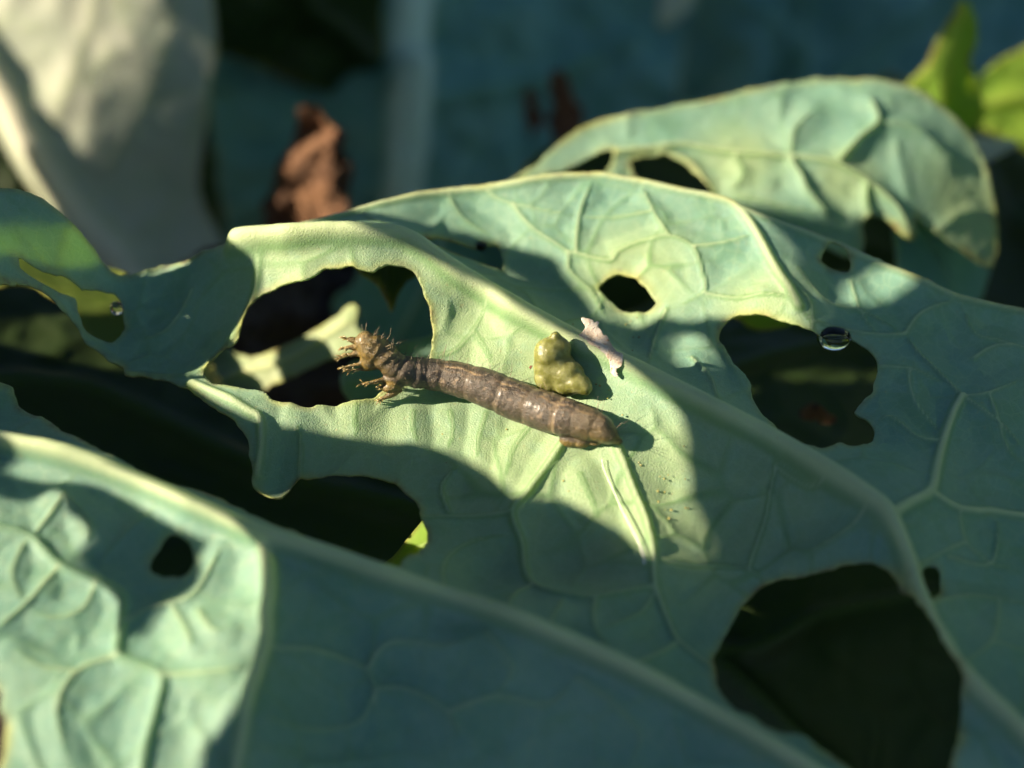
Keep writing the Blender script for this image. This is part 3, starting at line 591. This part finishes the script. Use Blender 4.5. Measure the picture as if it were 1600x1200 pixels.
def crumple(label, fr, out, seed, name='dry_leaf', bumps=.12, mat=None, res=.06, cat='dry leaf', thick=.04, group=None):
    o = sheet(link('tmp', None, None), fr, out, res=res, thick=thick, mat=mat or M_BROWN, quilt=0, net=0, rough_amp=0, bumps=bumps, jag=.05, seed=seed)[0]
    r = o.parent; o.parent = None; bpy.data.objects.remove(r); o.name = name; o['label'] = label; o['category'] = cat
    if group: o['group'] = group
    return o
FW = ray_frame(480, 270, 19.6, (-0.25, -0.85, 0.35))
crumple('large crumpled brown withered leaf standing beside the pale upright midrib', FW, [(462, 180), (478, 160), (500, 164), (515, 188), (532, 205), (543, 245), (540, 330), (538, 420), (440, 430), (402, 380), (404, 322), (424, 280), (446, 230)], 31, bumps=.20)
M_DARKBROWN = dry_mat('hole_dark_brown', (0.07, 0.045, 0.03), (0.05, 0.03, 0.02), (0.02, 0.012, 0.01), 0.7, 0.7)
crumple('blackish brown sheet added deep inside the largest hole to hide sunlit soil', ray_frame(420, 500, 18.0, (0.6, -0.62, 0.5)), [(180, 560), (240, 460), (330, 390), (480, 370), (590, 400), (640, 500), (600, 640), (440, 700), (260, 680)], 35, bumps=.2, mat=M_DARKBROWN, res=.1)  # added dark sheet over the sunlit soil, standing in for shade there
crumple('upright rusty brown withered leaf scrap behind the far rib', ray_frame(880, 165, 22.0, (-0.4, -0.85, 0.3)), [(862, 130), (874, 106), (888, 118), (898, 150), (912, 190), (905, 230), (870, 230), (858, 190)], 32, bumps=.12)
crumple('thin brown withered sliver beside the rusty leaf scrap', ray_frame(832, 175, 22.4, (-0.4, -0.85, 0.3)), [(824, 150), (832, 136), (842, 148), (846, 185), (838, 212), (826, 206), (820, 175)], 33, bumps=.12)
crumple('small orange-brown scrap lying on the shaded leaf inside the four-lobed hole', ray_frame(1272, 646, 15.2, (-0.5, -0.5, 0.7)), [(1246, 640), (1262, 632), (1288, 638), (1302, 646), (1292, 660), (1270, 662), (1252, 652)], 34, bumps=.06, res=.04)

# ================================================================== added unseen leaf, holes cut so the sun reaches only chosen patches
SF = Frame(S * 11.5, unit(S + np.array([0.0, -0.12, 0.10])), (0, 1, 0))
def to_shade(fr, px, off=0.0, SF=SF):
    q = fr.uv(spline(px, True, 3), off); P = fr.world(q, fr.H(q) + off) - SF.o[None]
    t = -(P @ SF.n) / (S @ SF.n); P = P + t[:, None] * S[None]
    return np.stack([P @ SF.u, P @ SF.v], 1)[::2]
LIT = [
 (FA, [(376, 352), (398, 398), (408, 450), (350, 540), (296, 588), (335, 622), (404, 657), (470, 666), (560, 684), (640, 690), (700, 705), (760, 738), (800, 772), (830, 778), (862, 776), (920, 800), (970, 830), (1012, 862), (1080, 886), (1068, 800), (1062, 720), (1058, 660), (1050, 618), (1010, 575), (950, 545), (850, 478), (740, 412), (670, 365), (620, 352), (480, 345)]),
 (FA, [(520, 322), (600, 332), (700, 352), (760, 372), (800, 384), (868, 402), (888, 428), (922, 468), (950, 500), (1000, 508), (1040, 490), (1060, 502), (1120, 492), (1180, 505), (1250, 515), (1258, 470), (1230, 400), (1170, 315), (1110, 285), (925, 255), (800, 265), (650, 285)]),
 (FA, [(1043, 532), (1072, 518), (1100, 540), (1106, 575), (1082, 582), (1050, 562)]),
 (FA, [(1308, 472), (1330, 440), (1380, 418), (1436, 434), (1402, 452), (1372, 466), (1340, 478)]),
 (FA, [(78, 690), (110, 698), (200, 728), (300, 765), (412, 812), (430, 832), (424, 852), (335, 846), (280, 828), (210, 788), (130, 746), (100, 722)]),
 (FA, [(300, 860), (335, 848), (428, 848), (432, 1000), (405, 1050), (360, 1100), (300, 1170), (250, 1230), (-60, 1260), (-60, 800), (0, 782), (98, 762), (98, 800), (128, 812), (142, 850), (112, 875), (185, 930), (196, 1005), (250, 955), (290, 930), (315, 908), (310, 882)]),
 (FA, [(-70, 262), (50, 274), (128, 335), (186, 408), (140, 422), (85, 420), (30, 404), (-60, 402)]),
 (FB3, [(-20, -220), (225, -220), (236, 60), (204, 200), (236, 320), (262, 440), (150, 440), (50, 300), (-20, 180), (-60, 0)]), (FB3, [(250, 50), (292, 50), (290, 140), (262, 250), (236, 320), (232, 240)]), (FB3, [(300, 130), (312, 120), (300, 240), (286, 330), (280, 320)]),
 (FK, [(1380, 200), (1440, 80), (1500, -30), (1550, 20), (1560, 200)]), (FL, [(1500, 160), (1550, 60), (1700, 30), (1820, 120), (1700, 300), (1540, 230)]), (FW, [(455, 255), (474, 185), (498, 178), (514, 205), (526, 240), (524, 330), (450, 380), (420, 370)]),
 (FB, [(760, 300), (830, 230), (920, 165), (1020, 145), (1300, 90), (1450, 110), (1560, 200), (1600, 330), (1590, 440), (1520, 410), (1440, 352), (1428, 384), (1400, 372), (1340, 330), (1290, 342), (1200, 322), (1110, 312), (960, 300)]),
 (FP, [(300, 620), (330, 530), (420, 515), (560, 450), (610, 520), (500, 600), (380, 640)]),
 (FY, [(590, 895), (630, 840), (660, 800), (690, 830), (660, 880), (620, 905)]),
]
SHADE_HOLES = [to_shade(f, p) for f, p in LIT]
h7 = SHADE_HOLES[6]; keep = to_shade(FA, [(330, 480), (320, 455), (315, 430), (325, 455)])[:, 1].max() + .02; h7[:, 1] = np.maximum(h7[:, 1], keep)      # its rim just clears the curled lobe's inner side
so_uv = np.array([(-8.5, -4.5), (-6, -7.5), (-1, -8.2), (4, -7.0), (8.5, -3.5), (10.5, 3), (9.5, 9.0), (4, 12.5), (-4, 12.2), (-8.5, 6)], float)
0 and print('SHADE', [(h.min(0).round(2).tolist(), h.max(0).round(2).tolist()) for h in SHADE_HOLES])
LO = root('cabbage_leaf', SF.o, 'broad cabbage leaf added out of view, its holes cut to shape the sun patches', 'leaf')
sheet(LO, SF, None, veins=(), outline_uv=so_uv, uv_holes=SHADE_HOLES, res=.06, thick=.04, mat=M_LEAF_SHADING, quilt=.0, net=.01, rough_amp=.03, jag=.0, seed=40)

# ================================================================== the caterpillar
def cat_pt(px, py, off): return FA.at(px, py, off)
SP = [(972, 692, .05, .022), (962, 686, .08, .058), (950, 677, .12, .105), (930, 665, .15, .150), (875, 650, .165, .190), (819, 631, .17, .194), (762, 607, .18, .187), (710, 591, .17, .168), (669, 584, .18, .156), (640, 581, .20, .150),
      (614, 569, .23, .140), (592, 550, .27, .150), (576, 541, .30, .135), (565, 537, .31, .105), (556, 536, .31, .05)]
spc = np.array([list(cat_pt(a, b, c)) + [r] for a, b, c, r in SP]); spc = spline(spc, False, 14)
path, rad = spc[:, :3], spc[:, 3] * 0.925
sl_ = np.r_[0, np.cumsum(np.linalg.norm(np.diff(path, axis=0), axis=1))]; LEN = sl_[-1]; su = sl_ / LEN
seg_c = np.array([.10, .17, .235, .345, .46, .575, .675, .735, .785, .83, .87, .91])      # grooves between segments
gro = sum(np.exp(-((su - c) / .010) ** 2) for c in seg_c)
wrk = 0.024 * np.sin(su * 2 * math.pi * 42) * np.clip((su - .66) * 6, 0, 1) + 0.006 * np.sin(su * 2 * math.pi * 75)
rad_d = rad * (1 - .06 * gro + wrk + .008 * np.sin(su * 2 * math.pi * 55))
seg = 40; V, Q, T = tube_data(path, rad_d, seg)
soup = Soup().add(V, Q, T)
def limb(pts, r0, r1, n=8):
    P = spline(np.array([cat_pt(*p) for p in pts]), False, 4); return tube_data(P, np.linspace(r0, r1, len(P)), n)
LEGS = [([(570, 538, 0.310), (552, 532, 0.330), (541, 529, 0.330)], 0.037, 0.010), ([(568, 545, 0.280), (550, 543, 0.280), (536, 545, 0.270)], 0.037, 0.009), ([(570, 552, 0.250), (550, 554, 0.250), (531, 559, 0.230)], 0.037, 0.008),
        ([(584, 566, 0.210), (560, 569, 0.210), (538, 574, 0.190)], 0.044, 0.008), ([(584, 573, 0.170), (563, 577, 0.150), (547, 577, 0.140)], 0.037, 0.010),
        ([(610, 590, 0.130), (588, 596, 0.150), (564, 600, 0.120)], 0.042, 0.008), ([(616, 600, 0.140), (604, 606, 0.100), (596, 603, 0.080)], .06, .02), ([(624, 606, 0.100), (610, 617, 0.050), (594, 624, 0.030)], 0.042, 0.011)]
for pts, a, b in LEGS: soup.add(*limb(pts, a, b))
for (a, b, c, r, sc) in [(893, 687, .03, .095, (1.2, .8, .8)), (910, 690, .02, .08, (1.2, .8, .8)), (883, 690, .02, .055, (1, 1, .8)), (924, 683, .04, .06, (1.2, 1, 1)), (572, 530, .35, .075, (1.1, 1, .9)), (586, 534, .37, .07, (1, 1, .9)), (579, 562, .22, .10, (1, 1, 1)), (618, 593, .15, .10, (1, 1, 1)), (935, 660, .20, .085, (1.2, .9, .9)), (940, 684, .06, .06, (1.3, .8, .8)), (915, 652, .24, .09, (1.3, .9, .8)), (946, 668, .17, .05, (1, 1, 1)), (928, 692, .02, .045, (1.4, .8, .7)), (952, 688, .05, .045, (1.4, .8, .8)), (930, 650, .22, .05, (1.3, .8, .8))]:
    v, t = ico(cat_pt(a, b, c), r, 2, sc); soup.add(v, None, t)
cm = remeshed(soup.mesh('body'), 0.0105, 2)
cv = verts_of(cm)
d2 = ((cv[:, None, :] - path[None, ::2]) ** 2).sum(2); near = d2.argmin(1) * 2
s_v = su[near]; rr = np.sqrt(d2.min(1)) / rad[near]
T3 = np.gradient(path, axis=0); T3 /= np.linalg.norm(T3, axis=1)[:, None]
side3 = np.cross(T3[near], [0, 0, 1.0]); side3 /= np.linalg.norm(side3, axis=1)[:, None]; up3 = np.cross(side3, T3[near])
rel = cv - path[near]; ang = np.arctan2((rel * side3).sum(1), (rel * up3).sum(1)); ang = ang * np.sign(-side3[:, 1:2].mean())  # + towards the camera side
n_f = vnoise(cv, 14, 3); n_c = vnoise(cv, 5, 6); n_x = vnoise(cv, 38, 9)
nrm = np.empty(len(cv) * 3, np.float32); cm.vertices.foreach_get('normal', nrm); nrm = nrm.reshape(-1, 3).astype(float)
tailness = np.clip((.30 - s_v) / .22, 0, 1); headness = np.clip((s_v - .70) / .10, 0, 1)
cv2 = cv + nrm * (0.003 * n_f + 0.002 * n_x + (0.012 * vnoise(cv * np.array([1, 1, 1]), 9, 12)) * (tailness + headness))[:, None]
cm.vertices.foreach_set('co', cv2.astype(np.float32).ravel()); cm.update()
stripe = np.zeros(len(cv))
for a0, wd_, st in ((.20, .05, .7), (.52, .05, .28), (-.25, .06, .4)):
    stripe = np.maximum(stripe, st * np.exp(-((ang - a0 - .10 * n_f - .07 * np.sin(su[near] * 60)) / wd_) ** 2) * (.45 + .75 * vnoise(cv, 8, 31)).clip(0, 1))
ring = sum(np.exp(-((s_v - c) / .008) ** 2) for c in seg_c[2:7]) * .30 * (.5 + .7 * n_f).clip(0, 1)
stripe = np.maximum(stripe * (1 - .6 * headness), ring)
amber = np.maximum(np.clip((s_v - .80) / .16, 0, 1), np.clip((rr - 1.10) / .18, 0, 1))
amber = np.maximum(amber, .95 * np.clip((.20 - s_v) / .14, 0, 1) * (.62 + .7 * n_c).clip(0, 1)).clip(0, 1)
speck = (vnoise(cv, 26, 21) > .62).astype(float)
for nm, a in (('stripe', stripe), ('amber', amber), ('speck', speck)):
    at = cm.attributes.new(nm, 'FLOAT', 'POINT'); at.data.foreach_set('value', a.astype(np.float32))
def cat_mat():
    k = NT('caterpillar_skin'); n1 = k.noise(16, 5, .6); n2 = k.noise(70, 3, .7)
    c = k.mix(k.ramp(n1, .35, .68), (.038, .032, .022), (.078, .062, .044)); c = k.mix(k.ramp(n2, .55, .8), c, (.22, .16, .11))
    c = k.mix(k.math('MULTIPLY', k.attr('stripe'), .95), c, (.46, .33, .17)); c = k.mix(k.math('MULTIPLY', k.attr('speck'), .35), c, (.36, .27, .17))
    am = k.mix(k.ramp(n1, .4, .65), (.19, .13, .028), (.095, .075, .02))
    c = k.mix(k.math('MULTIPLY', k.attr('amber'), .9), c, am)
    p = k.n('ShaderNodeBsdfPrincipled'); k.set(p.inputs['Base Color'], c); k.set(p.inputs['Roughness'], k.math('MULTIPLY_ADD', n2, .35, .24))
    p.inputs['Subsurface Weight'].default_value = .22; p.inputs['Subsurface Radius'].default_value = (.06, .035, .015); p.inputs['Subsurface Scale'].default_value = 1.0
    p.inputs['Coat Weight'].default_value = .2; p.inputs['Coat Roughness'].default_value = .28
    k.set(p.inputs['Normal'], k.bump(n2, .8, .014, k.bump(n1, .5, .03))); k.set(k.out.inputs[0], p.outputs[0]); return k.m
CAT = root('caterpillar', cat_pt(893, 684, -.02), 'glossy brown looper caterpillar with amber head and legs, stretched over a hole edge', 'caterpillar')
link('body', cm, cat_mat(), CAT)
M_AMBER = simple_mat('amber_bristle', (.34, .23, .06), .2, trans=.3, sc=30, col2=(.45, .36, .16))
M_HAIR = simple_mat('fine_hair', (.30, .24, .16), .35, sc=30)
soup = Soup()                                                        # amber bristles on the legs
for pts, a, b in LEGS:
    P = spline(np.array([cat_pt(*p) for p in pts]), False, 4)
    for k in range(20):
        i = int(rng.integers(len(P) // 3, len(P))); d = unit(unit(P[-1] - P[0]) * 1.2 + rng.normal(0, .45, 3)); L = rng.uniform(.03, .075)
        p0 = P[i]; soup.add(*tube_data(np.array([p0, p0 + d * L * .6, p0 + d * L + np.array([0, 0, -.15 * L])]), [.007, .005, .001], 5))
link('leg_bristles', soup.mesh('leg_bristles'), M_AMBER, CAT, kind='stuff')
soup = Soup()                                                        # sparse setae along back and flank
for k in range(110):
    i = int(rng.uniform(.12, .96) * (len(path) - 1)); a = rng.normal(0, .75)
    sd = unit(np.cross(T3[i], [0, 0, 1.0])); upx = np.cross(sd, T3[i]); d = unit(upx * math.cos(a) - sd * math.sin(a) + rng.normal(0, .25, 3) + T3[i] * rng.normal(0, .2))
    L = rng.uniform(.05, .16); p0 = path[i] + d * rad[i] * .93
    soup.add(*tube_data(np.array([p0, p0 + d * L * .5, p0 + d * L + T3[i] * L * rng.normal(0, .2)]), [.0022, .0017, .0008], 4))
link('hairs', soup.mesh('hairs'), M_HAIR, CAT, kind='stuff')

# ================================================================== small things on the leaf
def blob(parts, voxel, amp, seed, sm=2):
    s = Soup()
    for (a, b, c, r, sc) in parts:
        v, t = ico(cat_pt(a, b, c), r, 3, sc); s.add(v, None, t)
    me = remeshed(s.mesh('blob'), voxel, sm); v = verts_of(me); n = np.empty(len(v) * 3, np.float32); me.vertices.foreach_get('normal', n); n = n.reshape(-1, 3)
    v = v + n * (amp * (vnoise(v, 6, seed) + .6 * vnoise(v, 14, seed + 1) + .3 * vnoise(v, 30, seed + 2)))[:, None]
    me.vertices.foreach_set('co', v.astype(np.float32).ravel()); me.update(); return me
M_FRASS = simple_mat('green_frass', (.13, .14, .03), .42, sss=1.0, bump=.8, sc=14, col2=(.22, .23, .09))
link('dropping', blob([(866, 572, .15, .185, (1.05, .95, 1.0)), (860, 553, .26, .155, (1, 1, 1)), (868, 530, .30, .07, (.8, .9, 1.3)), (874, 545, .24, .11, (1, 1, 1)), (884, 584, .14, .15, (1.1, .9, .9)), (901, 599, .12, .11, (1.1, .9, .8)), (914, 606, .10, .07, (1, 1, 1)), (848, 556, .22, .08, (1, 1, 1)), (862, 590, .12, .15, (1.1, .9, 1)), (888, 600, .10, .12, (1.2, .9, .9))], .014, .007, 3, 24), M_FRASS,
     label='lumpy translucent olive-green dropping leaning against the caterpillar', cat='dropping')
def flake(px_out, center, off, tilt, label, name, seed, bumps=.05, mat=None, cat='debris', thick=.012):
    fr = Frame(cat_pt(center[0], center[1], off), tilt)
    return crumple(label, fr, px_out, seed, name, bumps, mat or M_FLAKE, .018, cat, thick)
flake([(908, 494), (918, 500), (928, 508), (928, 513), (942, 509), (938, 521), (946, 531), (956, 540), (968, 545), (972, 560), (970, 578), (962, 588), (951, 580), (949, 566), (939, 555), (926, 547), (914, 541), (903, 536), (913, 528), (909, 512)], (938, 543), .20, (-.45, -.80, .35), 'torn whitish shed skin scrap with rusty tip, lying on the midrib', 'shed_skin', 50, .035)
flake([(903, 533), (912, 536), (917, 545), (911, 547), (904, 540)], (910, 540), .14, (-.2, -.6, .75), 'tiny cream crumb next to the torn shed skin scrap', 'crumb', 51, .015)
flake([(823, 574), (827, 568), (831, 567), (829, 574), (825, 578)], (827, 573), .05, (-.2, -.6, .75), 'tiny rust-red speck between caterpillar and green dropping', 'speck', 52, .01, M_SPECK)
# white silk thread
P = np.array([FA.at(*p) for p in [(940, 716, .02), (944, 735, .01), (958, 765, .005), (972, 797, .03), (988, 828, .05), (999, 850, .06), (1005, 868, .06), (1007, 880, .09)]])
P = spline(P, False, 6)
link('silk_thread', mk_mesh('silk_thread', *tube_data(P, np.linspace(.003, .009, len(P)), 6)), simple_mat('silk', (.8, .82, .72), .35), label='fine white thread stuck along the vein below the caterpillar tail', cat='thread')
# minute amber droplets strewn on the lit panel
soup = Soup()
zones = [((985, 1080, 690, 810), 24), ((840, 900, 730, 780), 6), ((690, 800, 650, 740), 14), ((930, 1010, 590, 680), 10), ((890, 1010, 490, 560), 26)]
for (x0, x1, y0, y1), n in zones:
    for k in range(n):
        q = FA.uv([(rng.uniform(x0, x1), rng.uniform(y0, y1))]); p = FA.world(q, FA.H(q) - .018)[0]; v, t = ico(p, rng.uniform(.006, .013), 1, (1, 1, .8)); soup.add(v, None, t)
link('droplets', soup.mesh('droplets'), simple_mat('amber_drop', (.42, .38, .13), .12), label='sprinkling of minute amber droplets around the caterpillar tail', cat='droplets', kind='stuff')
# water drops hanging in the holes
def drop(label, px, py, off, r, sc):
    v, t = ico((0, 0, 0), r, 4, sc); v[:, 2] *= np.where(v[:, 2] > 0, .75, 1.0); v += FA.at(px, py, off)
    link('water_drop', mk_mesh('water_drop', v, None, t), M_WATER, label=label, cat='water drop', group='water drops on hole rims')
drop('clear water drop hanging from the upper rim of the four-lobed hole', 1303, 527, -.05, .14, (1.15, .9, .9))
drop('little water drop under the rim of the thin slot behind the midrib', 752, 384, -.03, .055, (1, 1, 1))
drop('bright water drop on the rim of the round hole in the curled lobe', 182, 480, -.02, .07, (.9, .9, 1.1))

# added unseen leaf on the right, put there to block sky light
FX = Frame((10.5, -1.0, 2.5), (-0.93, -0.10, 0.35), (0, 1, 0))
LX = root('cabbage_leaf', FX.o, 'tall upright cabbage leaf added out of view to block sky light', 'leaf')
sheet(LX, FX, None, outline_uv=np.array([(-9, -6), (-3, -8.5), (5, -8), (9.5, -4), (10, 2), (6.5, 7), (0, 8.5), (-6, 6.5), (-9.5, 1)], float), res=.12, thick=.05, mat=M_LEAF_SHADING, quilt=.05, rough_amp=.25, seed=41)

# second added unseen leaf, shades the background, with openings for its sun patches
LP = root('cabbage_leaf', S * 22 + np.array([0, 17.0, 0]), 'second broad cabbage leaf added out of view to shade the background leaves', 'leaf')
FZ = Frame(S * 22 + np.array([0, 17.5, 0]), unit(S + np.array([0, .1, 0])), (0, 1, 0))
sheet(LP, FZ, None, outline_uv=np.array([(-8.4, -4), (-6, -8.5), (2, -9), (7, -7), (9, 0), (7.5, 7), (2, 9.5), (-6, 9), (-8.8, 3)], float), res=.14, thick=.05, uv_holes=[to_shade(f, p, SF=FZ) for f, p in LIT if f in (FB3, FW)], mat=M_LEAF_SHADING, quilt=.05, rough_amp=.04, jag=0, seed=42)


FE = ray_frame(1000, 290, 18.6, (0.3, -0.7, 0.55))
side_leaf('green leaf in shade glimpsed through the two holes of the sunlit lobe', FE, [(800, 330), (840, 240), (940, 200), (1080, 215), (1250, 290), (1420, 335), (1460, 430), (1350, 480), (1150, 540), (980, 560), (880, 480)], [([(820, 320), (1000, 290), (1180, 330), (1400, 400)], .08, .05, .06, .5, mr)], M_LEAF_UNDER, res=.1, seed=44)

FO = ray_frame(120, 460, 14.8, (0.25, -0.45, 0.85))
side_leaf('olive green leaf showing through the slit and round hole of the curled lobe', FO, [(-60, 400), (20, 370), (120, 400), (230, 440), (250, 520), (190, 545), (140, 530), (100, 480), (40, 446), (-40, 450)], [([(-40, 420), (100, 450), (230, 500)], .06, .04, .04, .5, mr)], M_LEAF_OLIVE, res=.07, seed=46)
